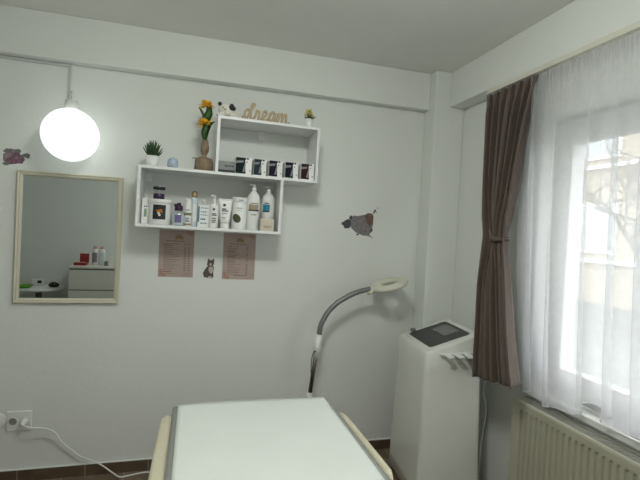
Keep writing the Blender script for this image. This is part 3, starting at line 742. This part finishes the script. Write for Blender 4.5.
# ------------------------------------------------------------------ treatment bed
bed = thing('treatment_bed', 'beige padded treatment bed with armrests in the foreground', 'bed', (.29, 1.17, 0))
def bo(x): return x-.29
BY0, BY1 = .42-1.17, 2.012-1.17
link('mattress', bx(bo(-.052), bo(.640), BY0, BY1, .615, .700), 'beige', bed, bevel=.02, seg=4)
link('bed_frame', bx(bo(.0), bo(.59), BY0+.05, BY1-.06, .55, .615), 'plastic', bed, bevel=.004)
for x in (bo(.04), bo(.55)):
    for y in (BY0+.12, BY1-.14): link('leg', bx(x-.025, x+.025, y-.025, y+.025, 0, .55), 'plastic', bed, bevel=.004)
link('stretcher', bx(bo(.065), bo(.525), BY1-.16, BY1-.12, .14, .18), 'plastic', bed); link('stretcher', bx(bo(.065), bo(.525), BY0+.10, BY0+.14, .14, .18), 'plastic', bed)
def armrest(xa, xb, y0, y1, taper, nm='armrest'):
    b = BM(); N = 14; rows = []
    for i in range(N+1):
        q = i/N; y = y0+(y1-y0)*q; e = min(1, max(.12, math.sin(PI*min(q, .5 if not taper else q)))) if False else 1
        wq = 1.0
        if q > .86: wq = math.sqrt(max(0.02, 1-((q-.86)/.14)**2))
        if q < .06: wq = math.sqrt(max(0.05, 1-((.06-q)/.06)**2))
        cx = (xa+xb)/2+taper*q*q; hw_ = (xb-xa)/2*wq; hz = .021*max(wq,.4)
        rows.append([b.verts.new((bo(cx)+hw_*math.cos(2*PI*k/16)*abs(math.cos(2*PI*k/16))**-.3 if abs(math.cos(2*PI*k/16)) > 1e-3 else bo(cx), y-1.17, .672+hz*math.sin(2*PI*k/16)*abs(math.sin(2*PI*k/16))**-.3 if abs(math.sin(2*PI*k/16)) > 1e-3 else .672)) for k in range(16)])
    for A, B in zip(rows, rows[1:]):
        for i in range(16): b.faces.new((A[i], A[(i+1)%16], B[(i+1)%16], B[i]))
    b.faces.new(rows[0][::-1]); b.faces.new(rows[-1]); bmesh.ops.recalc_face_normals(b, faces=b.faces[:])
    a = link(nm, b, 'beige', bed, True)
    b = BM()
    for y in (y0+.1, y1-.15): box(b, min(bo((xa+xb)/2), bo(.29))-.012 if xa < .29 else bo(.58), bo((xa+xb)/2)+.012 if xa > .29 else bo(.02), y-1.17-.015, y-1.17+.015, .60, .645)
    link('armrest_bracket', b, 'plastic', a)
armrest(-.108, -.054, 1.30, 1.985, .008)
armrest(.660, .692, 1.345, 1.90, -.006)
armrest(-.108, -.060, .62, 1.28, 0); armrest(.655, .700, .62, 1.325, 0)

def drapecloth(name, x0, x1, y0, y1, z, drop, m, label, cat, curl=0.0, thick=.003, wav=.002, seed=0):
    nx, ny = 40, 70; b = BM(); V = []
    for j in range(ny+1):
        row = []
        for i in range(nx+1):
            u, v = i/nx, j/ny; x = x0+(x1-x0)*u; y = y0+(y1-y0)*v
            d = min(x-x0, x1-x)/drop if drop else 1; e = min(1, max(0, d))
            zz = z-(1-math.sqrt(max(0,1-(1-e)**2)))*drop*1.2
            zz += wav*noise.noise(Vector((x*5, y*4, seed)))
            if curl: zz += curl*max(0, (v-.97)/.03)**1.5*.0
            row.append(b.verts.new((x, y+ (curl*math.sin(u*PI*.9+.25) if j == ny else 0), zz)))
        V.append(row)
    for j in range(ny):
        for i in range(nx): b.faces.new((V[j][i], V[j][i+1], V[j+1][i+1], V[j+1][i]))
    o = link(name, b, m, None, True); s = o.modifiers.new('solid', 'SOLIDIFY'); s.thickness = thick; s.offset = -1
    return tag(o, label, cat)
drapecloth('bed_cover', -.056, .648, .43, 2.000, .7050, .003, 'greyfab', 'grey fabric cover lying on the treatment bed under the white sheet', 'bed cover', wav=.0004, thick=.002)
sheet = drapecloth('bed_sheet', -.034, .618, .45, 1.985, .7180, .0, 'sheet', 'white disposable sheet spread over the top of the treatment bed', 'bed sheet', curl=.02, thick=.009, wav=.0018, seed=3)

# ------------------------------------------------------------------ magnifier lamp
ml = thing('magnifier_lamp', 'gooseneck magnifier lamp with a cream ring head standing behind the treatment bed', 'lamp', (.733, 2.655, 0))
LO = Vector((.733, 2.655, 0))
MK = 2.655/2.5
def lp(pts): return [EYE+(Vector(p)-EYE)*MK-LO for p in pts]
b = BM(); lathe(b, [(.14,0),(.15,.004),(.15,.025),(.05,.040),(.022,.046)], n=36); link('base', b, 'plastic', ml, True)
b = BM(); tube(b, [(0,0,.04),(0,0,.46)], .013, 14); link('stand_pole', b, 'pole', ml, True)
b = BM(); lathe(b, [(.016,.41),(.018,.415),(.018,.485),(.014,.490)], n=18); link('pole_collar', b, 'plastic', ml, True)
b = BM(); tube(b, lp([(.6915,2.5,.530),(.718,2.5,.775)]), .0125, 14); link('upper_pole', b, 'pole', ml, True)
b = BM(); tube(b, lp([(.714,2.5,.745),(.717,2.5,.775),(.718,2.5,.78),(.7305,2.5,.890)]), lambda q: .015 if q < .4 else .0215, 16); link('handle_sleeve', b, 'plastic', ml, True)
b = BM(); gp = smooth_pts(lp([(.730,2.5,.885),(.739,2.5,.945),(.758,2.5,.987),(.778,2.5,1.021),(.812,2.5,1.058),(.849,2.5,1.087),(.94,2.5,1.135),(1.035,2.5,1.161)]), 12)
tube(b, gp, lambda q: .0165+.0008*math.sin(q*900), 14); link('gooseneck', b, 'steel', ml, True)
b = BM(); tube(b, smooth_pts(lp([(.712,2.482,.79),(.700,2.478,.795),(.688,2.475,.76),(.686,2.478,.70),(.692,2.482,.64),(.700,2.484,.57),(.697,2.486,.55)])), .003, 8); link('lamp_cord', b, 'black', ml, True)
# head: ring tilted a little up to the right and toward the room
tilt = Matrix.Translation(lp([(1.160,2.5,1.192)])[0]) @ Matrix.Scale(MK,4) @ Matrix.Rotation(-.30,4,'Y') @ Matrix.Rotation(math.radians(3.5),4,'X')
b = BM(); N = 48; sec = [(.044,-.012),(.042,.004),(.048,.012),(.100,.014),(.112,.006),(.114,-.006),(.108,-.014),(.054,-.016)]
rings = [[b.verts.new((r*math.cos(2*PI*i/N), r*math.sin(2*PI*i/N), z)) for r, z in sec] for i in range(N)]
for i in range(N):
    A, B = rings[i], rings[(i+1)%N]
    for k in range(len(sec)): l = (k+1)%len(sec); b.faces.new((A[k], B[k], B[l], A[l]))
bmesh.ops.recalc_face_normals(b, faces=b.faces[:]); bmesh.ops.transform(b, matrix=tilt, verts=b.verts[:]); hd = link('lamp_head', b, 'lampw', ml, True)
b = BM(); lathe(b, [(.046,-.004),(.046,0),(.02,.005),(.003,.006)], n=36); bmesh.ops.transform(b, matrix=tilt, verts=b.verts[:]); link('lens', b, 'clear', hd, True)
b = BM(); tube(b, [tilt @ Vector((-.150,0,-.012)), tilt @ Vector((-.125,0,-.008)), tilt @ Vector((-.092,0,-.003))], lambda q: .016+.006*q, 14); link('neck_joint', b, 'lampw', hd, True)
b = BM()
for k in range(9):
    a0 = -.6+k*.13; 
    p = [(.1145*math.cos(a0), .1145*math.sin(a0)), (.1145*math.cos(a0+.13), .1145*math.sin(a0+.13))]
    hexa(b, ((p[0][0]*.985,p[0][1]*.985,-.004),(p[1][0]*.985,p[1][1]*.985,-.004),(p[1][0]*1.008,p[1][1]*1.008,-.004),(p[0][0]*1.008,p[0][1]*1.008,-.004)),
            ((p[0][0]*.985,p[0][1]*.985,.002),(p[1][0]*.985,p[1][1]*.985,.002),(p[1][0]*1.008,p[1][1]*1.008,.002),(p[0][0]*1.008,p[0][1]*1.008,.002)))
bmesh.ops.recalc_face_normals(b, faces=b.faces[:]); bmesh.ops.transform(b, matrix=tilt, verts=b.verts[:]); link('rim_band', b, 'steel', hd)

# ------------------------------------------------------------------ laser machine
TH = -.106; MC = (1.423, 2.349); MW, MD, ZLo, ZHi = .411, .299, .87, .97; ME = .028
mc = thing('beauty_machine', 'tall white tapering beauty machine with a dark sloped control panel', 'machine', (*MC, 0), TH)
hb, ht = (MD/2+ME+.006, MW/2+ME+.006), (MD/2+.014, MW/2+.014)
b = BM(); LEV = 10
R0 = .024
rows = []
def rrect(hx, hy, r, n=6):
    out = []
    for cx, cy, a0 in ((hx-r,hy-r,0),(-hx+r,hy-r,PI/2),(-hx+r,-hy+r,PI),(hx-r,-hy+r,3*PI/2)):
        for k in range(n+1): a = a0+PI/2*k/n; out.append((cx+r*math.cos(a), cy+r*math.sin(a)))
    return out
def top_z(x): return ZLo+(ZHi-ZLo)*(x+MD/2)/MD
for k in range(LEV+1):
    q = k/LEV; hx = hb[0]+(ht[0]-hb[0])*q; hy = hb[1]+(ht[1]-hb[1])*q
    rows.append([b.verts.new((x, y, .04+(top_z(x)-.012-.04)*q)) for x, y in rrect(hx, hy, R0)])
for s, dz in ((.003,-.006),(.008,-.001),(.014,0)):
    rows.append([b.verts.new((x, y, top_z(x)+dz)) for x, y in rrect(ht[0]-s, ht[1]-s, R0-s*.6)])
for A, B in zip(rows, rows[1:]):
    n_ = len(A)
    for i in range(n_): b.faces.new((A[i], A[(i+1)%n_], B[(i+1)%n_], B[i]))
b.faces.new(rows[0][::-1]); b.faces.new(rows[-1])
link('machine_body', b, 'device', mc, True)
for x in (-1, 1):
    for y in (-1, 1):
        b = BM(); lathe(b, [(.022,0),(.022,.045)], n=14, c=(x*(hb[0]-.04), y*(hb[1]-.04), 0)); link('caster', b, 'black', mc, True)
def slab(name, u0, u1, v0, v1, h0, h1, m, parent=mc, r=.012):
    # on the sloped top: u runs left to right along the slope, v from back to front
    b = BM(); x0, x1 = -MD/2+u0*MD, -MD/2+u1*MD; y0, y1 = MW/2-v1*MW, MW/2-v0*MW
    pr_ = [(x+(x0+x1)/2, y+(y0+y1)/2) for x, y in rrect((x1-x0)/2, (y1-y0)/2, r)]
    A = [b.verts.new((x, y, top_z(x)+h0)) for x, y in pr_]; B = [b.verts.new((x, y, top_z(x)+h1)) for x, y in pr_]
    n_ = len(A)
    for i in range(n_): b.faces.new((A[i], A[(i+1)%n_], B[(i+1)%n_], B[i]))
    b.faces.new(A[::-1]); b.faces.new(B); return link(name, b, m, parent)
pn = slab('control_panel', .10, .90, .10, .90, -.004, .003, 'dark', r=.02)
sc_ = slab('screen', .52, .82, .26, .68, .002, .0045, 'screen', pn, r=.006)
b = BM()
for u, v in ((.36,.40),(.36,.52),(.42,.60),(.30,.46),(.30,.60),(.42,.48)):
    x = -MD/2+u*MD; y = MW/2-v*MW; lathe(b, [(.006,top_z(x)+.002),(.006,top_z(x)+.0045)], n=10, c=(x,y,0))
link('buttons', b, 'screen', pn)
x = -MD/2+.22*MD; b = BM(); lathe(b, [(.010,top_z(x)-.004),(.012,top_z(x)+.004),(.018,top_z(x)+.006),(.018,top_z(x)+.014),(.014,top_z(x)+.018)], n=18, c=(x, MW/2-.022, 0)); link('stop_knob', b, 'screen', mc, True)
# comb-like handpiece rest on the side toward the radiator
b = BM(); zr = .858; yf = -(MW/2+.016); 
hexa(b, ((-.085,yf+.012,zr-.002),(.17,yf+.012,zr+.012),(.17,yf-.020,zr+.012),(-.085,yf-.020,zr-.002)), ((-.085,yf+.012,zr+.005),(.17,yf+.012,zr+.020),(.17,yf-.020,zr+.020),(-.085,yf-.020,zr+.005)))
for k in range(4):
    x = -.070+k*.058; hexa(b, ((x,yf-.018,zr+.001),(x+.034,yf-.018,zr+.003),(x+.046,yf-.058,zr-.004),(x+.012,yf-.058,zr-.006)), ((x,yf-.018,zr+.009),(x+.034,yf-.018,zr+.011),(x+.046,yf-.058,zr+.001),(x+.012,yf-.058,zr-.001)))
bmesh.ops.recalc_face_normals(b, faces=b.faces[:]); link('handpiece_rest', b, 'plastic', mc)
t = thing('machine_cord', 'white cord hanging down the wall between the machine and the radiator', 'cable', (1.70, 2.24, 0))
b = BM(); tube(b, smooth_pts([(.0,0,.98),(-.006,.004,.75),(-.02,.0,.6),(-.015,-.028,.5),(-.02,-.01,.32),(-.022,-.005,.2),(-.02,.0,.01)]), .0042, 8); link('cord', b, 'plastic', t, True)

# ------------------------------------------------------------------ radiator
RY0, RY1, RX0, RX1, RZ0, RZ1 = .62, 1.935, 1.632, 1.712, .11, .688
ra = thing('radiator', 'cream ribbed panel radiator under the window', 'radiator', (1.67, (RY0+RY1)/2, 0))
ro = lambda y: y-(RY0+RY1)/2
b = BM(); pts = []; y = RY0+.03; pitch = .0335
ys = [(RY0, 0)]
while y < RY1-.055:
    ys += [(y, 0), (y+.005, .010), (y+.014, .010), (y+.019, 0)]; y += pitch
ys.append((RY1, 0))
xf = RX0-1.67; zs = [(RZ0, 0), (RZ0+.035, 0), (RZ0+.05, 1), (RZ1-.055, 1), (RZ1-.040, 0), (RZ1-.012, 0), (RZ1-.003, -.7), (RZ1, -1.6)]
g_ = []
for z, k in zs:
    g_.append([b.verts.new((xf+(d*k if k >= 0 else -k*.005), ro(yy), z)) for yy, d in ys])
for A, B in zip(g_, g_[1:]):
    for i in range(len(A)-1): b.faces.new((A[i+1], A[i], B[i], B[i+1]))
o = link('front_panel', b, 'radi', ra); s_ = o.modifiers.new('solid', 'SOLIDIFY'); s_.thickness = .006; s_.offset = -1
link('back_panel', bx(RX1-1.67-.012, RX1-1.67, ro(RY0), ro(RY1), RZ0, RZ1-.01), 'radi', ra)
link('side_panel', bx(xf+.002, RX1-1.67, ro(RY1)-.003, ro(RY1)+.001, RZ0, RZ1-.001), 'radi', ra); link('side_panel', bx(xf+.002, RX1-1.67, ro(RY0)-.001, ro(RY0)+.003, RZ0, RZ1-.001), 'radi', ra)
b = BM(); yy = RY0+.01
while yy < RY1-.06: box(b, xf+.012, RX1-1.67-.006, ro(yy), ro(yy)+.0055, RZ1-.012, RZ1-.003); yy += .0105
box(b, xf+.008, xf+.014, ro(RY0), ro(RY1), RZ1-.012, RZ1-.001); box(b, RX1-1.67-.010, RX1-1.67, ro(RY0), ro(RY1), RZ1-.012, RZ1-.001); box(b, xf+.010, RX1-1.67, ro(RY1)-.06, ro(RY1)-.003, RZ1-.010, RZ1-.001)
link('top_grille', b, 'grille', ra)
link('convector_fins', bx(xf+.02, RX1-1.67-.014, ro(RY0)+.02, ro(RY1)-.02, RZ0+.02, RZ1-.04), 'gap', ra)
for y in (ro(RY0)+.2, ro(RY1)-.2): link('wall_bracket', bx(RX1-1.67, XR-1.67, y-.02, y+.02, .3, .6), 'radi', ra)

# ------------------------------------------------------------------ curtain rail, drape, sheer
b = BM(); box(b, 1.606, 1.636, .05, 2.285, 2.341, 2.351); box(b, 1.616, 1.626, .05, 2.285, 2.351, 2.3722)
rail = thing('curtain_rail', 'white curtain rail under the beam above the window', 'curtain rail', (0, 0, 0))
link('rail_profile', b, mat('rail_ivory', (.70,.69,.60), .4), rail, bevel=.001)

def lerp_table(tab, z):
    for (z0, a), (z1, c) in zip(tab, tab[1:]):
        if z0 >= z >= z1: return tuple(p+(q-p)*(z0-z)/(z0-z1) for p, q in zip(a, c))
    return tab[0][1] if z > tab[0][0] else tab[-1][1]
# z -> (y of left edge, y of right edge, x of middle, fold depth)
TAB = [(2.333, (2.290, 1.885, 1.619, .010)), (2.25, (2.262, 1.885, 1.604, .024)), (2.10, (2.215, 1.893, 1.588, .034)), (1.85, (2.175, 1.915, 1.573, .038)),
       (1.62, (2.160, 1.935, 1.560, .032)), (1.52, (2.155, 1.942, 1.555, .022)), (1.44, (2.150, 1.933, 1.552, .026)), (1.25, (2.135, 1.893, 1.545, .036)),
       (1.05, (2.110, 1.842, 1.535, .042)), (.90, (2.090, 1.786, 1.522, .046)), (.78, (2.070, 1.738, 1.512, .048))]
NF = 6.5
def drape_pt(u, v):
    # u 0 (left) .. 1 (right), v 0 (top) .. 1 (hem)
    zb_ = .762+.045*u; z = 2.333+(zb_-2.333)*v
    yl, yr, xc, am = lerp_table(TAB, z)
    tie = math.exp(-((z-1.51)/.16)**2)
    # below the top, cloth is pulled to the tie near u=.75
    uu = u
    if tie > .01:
        k = .55*tie; uu = u+(0.80-u)*k*(1-abs(2*u-1)**3)*.75
    y = yl+(yr-yl)*uu
    ph = u*NF*2*PI
    pl = 2*abs(math.sin(.5*(ph+.5*math.sin(z*1.6))))**.8-1
    top = max(0, (z-2.20)/.145)
    x = xc-am*(pl*(1-.35*top)+.30*math.sin(1.7*ph+1.3+z*1.2)*(1-top))-.02*tie*math.exp(-((u-.72)/.25)**2)
    if top: x += .006*top*math.sin(u*NF*6*PI)
    y += .012*math.cos(ph)*(1-tie)*(1 if 0 < u < 1 else 0)
    return Vector((x, y, z))
dr = thing('brown_drape', 'brown drape gathered by a tieback at the left of the window', 'curtain', (0, 0, 0))
b = BM(); NU, NV = 150, 90; V = [[b.verts.new(drape_pt(i/NU, j/NV)) for i in range(NU+1)] for j in range(NV+1)]
for j in range(NV):
    for i in range(NU): b.faces.new((V[j][i], V[j][i+1], V[j+1][i+1], V[j+1][i]))
o = link('drape_cloth', b, 'drape', dr, True); s_ = o.modifiers.new('solid', 'SOLIDIFY'); s_.thickness = .003; s_.offset = 0
# tieback: strap in front, dipping from the left to the gathered right edge
b = BM(); rows = []
for i in range(25):
    q = i/24; u = .38+.62*q; z = 1.548-.045*q-.018*math.sin(PI*q)
    v = (2.333-z)/(2.333-(.762+.045*u)); p = drape_pt(u, v); yl, yr, xc, am = lerp_table(TAB, z)
    x = xc-am-.024-.014*math.sin(PI*min(1, q*1.1)); hh = .010+.003*math.sin(PI*q)
    if q > .85: x += (q-.85)/.15*.05
    rows.append([b.verts.new((x, p.y-.004*q, z+hh)), b.verts.new((x-.003, p.y-.004*q, z)), b.verts.new((x, p.y-.004*q, z-hh))])
for A, B in zip(rows, rows[1:]):
    for i in range(2): b.faces.new((A[i], A[i+1], B[i+1], B[i]))
o = link('tieback', b, 'drape', dr, True); s_ = o.modifiers.new('solid', 'SOLIDIFY'); s_.thickness = .004; s_.offset = 0

# sheer: long folds that overlap, small ruffles under the rail
HEM = [(0,.748),(.05,.722),(.10,.697),(.20,.708),(.255,.765),(.30,.803),(.335,.785),(.37,.745),(.44,.770),(.6,.765),(.8,.775),(1,.77)]
def sheer_pt(s, v):
    # s runs along the rail from the drape side (0) toward the camera (1)
    L_ = 1.62; y = 1.985-L_*s
    zb_ = 0
    for (s0, a0), (s1, a1) in zip(HEM, HEM[1:]):
        if s0 <= s <= s1: q = (s-s0)/(s1-s0); q = q*q*(3-2*q); zb_ = a0+(a1-a0)*q
    z = 2.334+(zb_-2.334)*v
    g1 = min(1, max(0, (v-.05)/.22))
    ph = s*2*PI*11.0+1.1*math.sin(s*17)+.25*math.sin(z*1.3+s*5)
    sh_ = math.sin(ph)
    amp = (.011+.006*v)*g1
    x = 1.622+.062*v*v+.020*g1*math.exp(-(s/.07)**2)+amp*(sh_+.3*math.sin(2*ph+.7))
    y += (.034*g1*(.85+.35*v))*math.sin(ph*1.0+1.9)
    r_ = math.exp(-v/.04)
    x += .008*r_*math.sin(s*2*PI*62+3*math.sin(s*50))+.003*r_*math.sin(s*2*PI*97)
    x += .004*math.sin(s*60+z*3)*v
    return Vector((x, y+.05*v*0, z))
b = BM(); NU, NV = 620, 60; V = [[b.verts.new(sheer_pt(i/NU, (j/NV)**1.15)) for i in range(NU+1)] for j in range(NV+1)]
for j in range(NV):
    for i in range(NU): b.faces.new((V[j][i], V[j][i+1], V[j+1][i+1], V[j+1][i]))
shr = thing('sheer_curtain', 'long white translucent sheer curtain hanging before the window', 'curtain', (0, 0, 0))
link('sheer_cloth', b, 'sheer', shr, True)
b = BM(); tube(b, [sheer_pt(i/620, 1)+Vector((0,0,.002)) for i in range(621)], .0022, 5); link('hem', b, mat('hem_thread', (.72,.73,.76), .8), shr, True)

# small round stand mirror on the sill behind the sheer
t = thing('round_disc', 'small round grey disc on a stand behind the sheer at the sill end', 'stand mirror', (1.762, 1.900, .735))
b = BM(); lathe(b, [(.045,0),(.046,.004),(.040,.010),(.010,.014)], n=24); link('base', b, 'plastic', t, True)
b = BM(); tube(b, [(0,0,.012),(0,0,.10)], .006, 10); link('post', b, 'plastic', t, True)
b = BM(); lathe(b, [(.080,-.006),(.084,-.003),(.084,.003),(.080,.006)], n=40); bmesh.ops.transform(b, matrix=Matrix.Translation((0,0,.178)) @ Matrix.Rotation(-1.25,4,"Z") @ Matrix.Rotation(PI/2,4,'X'), verts=b.verts[:]); link('disc', b, mat('disc_grey', (.30,.32,.33), .4), t, True)

# ------------------------------------------------------------------ behind the camera, seen in the mirror
ds = thing('dresser', 'white chest of drawers reflected in the wall mirror', 'dresser', (-.86, .14, 0))
link('carcass', bx(-.40, .40, -.24, .222, 0, .96), 'drawer', ds, bevel=.002)
link('top_board', bx(-.405, .405, -.25, .245, .96, .98), 'drawer', ds, bevel=.002)
for k in range(4):
    z1 = .945-k*.222; d_ = link('drawer', bx(-.398, .398, .222, .242, z1-.212, z1), 'drawer', ds, bevel=.002)
    link('finger_gap', bx(-.395, .395, .2225, .2405, z1, z1+.009), 'gap', d_)
tb_ = thing('round_table', 'low round white table reflected at the bottom left of the wall mirror', 'table', (-1.60, .15, 0))
b = BM(); lathe(b, [(.235,.70),(.24,.705),(.24,.722),(.237,.725)], n=48); link('tabletop', b, 'white', tb_, True)
b = BM(); tube(b, [(0,0,.03),(0,0,.70)], .03, 16); link('leg', b, 'steel', tb_, True)
b = BM(); lathe(b, [(.16,0),(.165,.005),(.16,.02),(.03,.035)], n=36); link('base', b, 'steel', tb_, True)
t = thing('green_bowl', 'bright green dish on the round table seen in the mirror', 'dish', (-1.715, .235, .725))
b = BM(); lathe(b, [(.045,0),(.07,.012),(.085,.030),(.082,.030),(.060,.012),(.02,.008)], n=28); link('dish_body', b, 'lime', t, True)
t = thing('white_gadget', 'white box with a black display on the round table seen in the mirror', 'box', (-1.64, .06, .725))
link('case', bx(-.055, .055, -.025, .025, 0, .075), 'plastic', t, bevel=.006); link('display', bx(.005, .045, .024, .026, .03, .062), 'black', t)
t = thing('pine_cone_dish', 'dark pine cone ornament on the round table seen in the mirror', 'ornament', (-1.455, .15, .725))
b = BM()
for k in range(26):
    a = k*2.4; q = k/26; z = .008+.045*q; r_ = .045*math.sin(PI*(.25+.7*q)); ellipsoid(b, (math.cos(a)*r_, math.sin(a)*r_*.7, z), (.014,.012,.007), u=8, v=6)
ellipsoid(b, (0,0,.026), (.035,.026,.026)); link('cone_body', b, mat('cone_brown', (.05,.045,.03), .8), t, True)
t = thing('red_case', 'open red cosmetic case on the dresser seen in the mirror', 'case', (-1.185, .20, .98))
link('tray', bx(-.06, .06, -.05, .06, 0, .03), 'red', t, bevel=.003); link('lid', bx(-.025, .068, -.062, -.050, .02, .125), 'red', t, bevel=.003)
b = BM(); box(b, -.045, .045, -.035, .05, .0295, .0315); link('palette', b, 'pink', t)
for k, (x, lab) in enumerate(((-1.055, 'left one of two slim pink-topped bottles on the dresser in the mirror'), (-.985, 'right one of two slim pink-topped bottles on the dresser in the mirror'))):
    t = bottle('slim_bottle', lab, x, .15, .98, .033, .185, .85, .5, 'plastic'); t['group'] = 'slim bottles on the dresser'
    b = BM(); lathe(b, [(.018,.180),(.020,.183),(.018,.207)], n=18); link('bottle_cap', b, 'pink', t, True)
    b = BM(); arcpatch(b, .0334, .03, .14, PI-.8, PI+.8); link('label', b, 'ltblue' if k else 'decm', t)
t = thing('white_caddy', 'white box with a dark brush sticking out on the dresser seen in the mirror', 'box', (-.85, .17, .98))
link('caddy_body', bx(-.05, .05, -.04, .04, 0, .09), 'plastic', t, bevel=.003)
b = BM(); tube(b, [(.0,0,.04),(.02,.0,.10),(.06,.01,.14)], .006, 8); link('brush', b, 'ink', t, True)
t = thing('small_dark_jar', 'small dark jar between the bottles and white box on the dresser in the mirror', 'jar', (-.925, .22, .98))
b = BM(); lathe(b, [(.018,0),(.02,.003),(.02,.045),(.016,.05)], n=18); link('jar_body', b, 'decg', t, True)

# the shelf hangs a touch lower at its right end, with all it carries
PV = Vector((.35, D, 1.79)); RT = Matrix.Rotation(.009, 3, 'Y')
for o in list(COL.objects):
    if o.parent is None and o.type == 'EMPTY' and (o.name.startswith('wall_shelf') or (2.58 < o.location.y < 2.79 and o.location.z > 1.40 and -.35 < o.location.x < .72)):
        o.location = PV+RT @ (o.location-PV); o.rotation_euler.y += .009
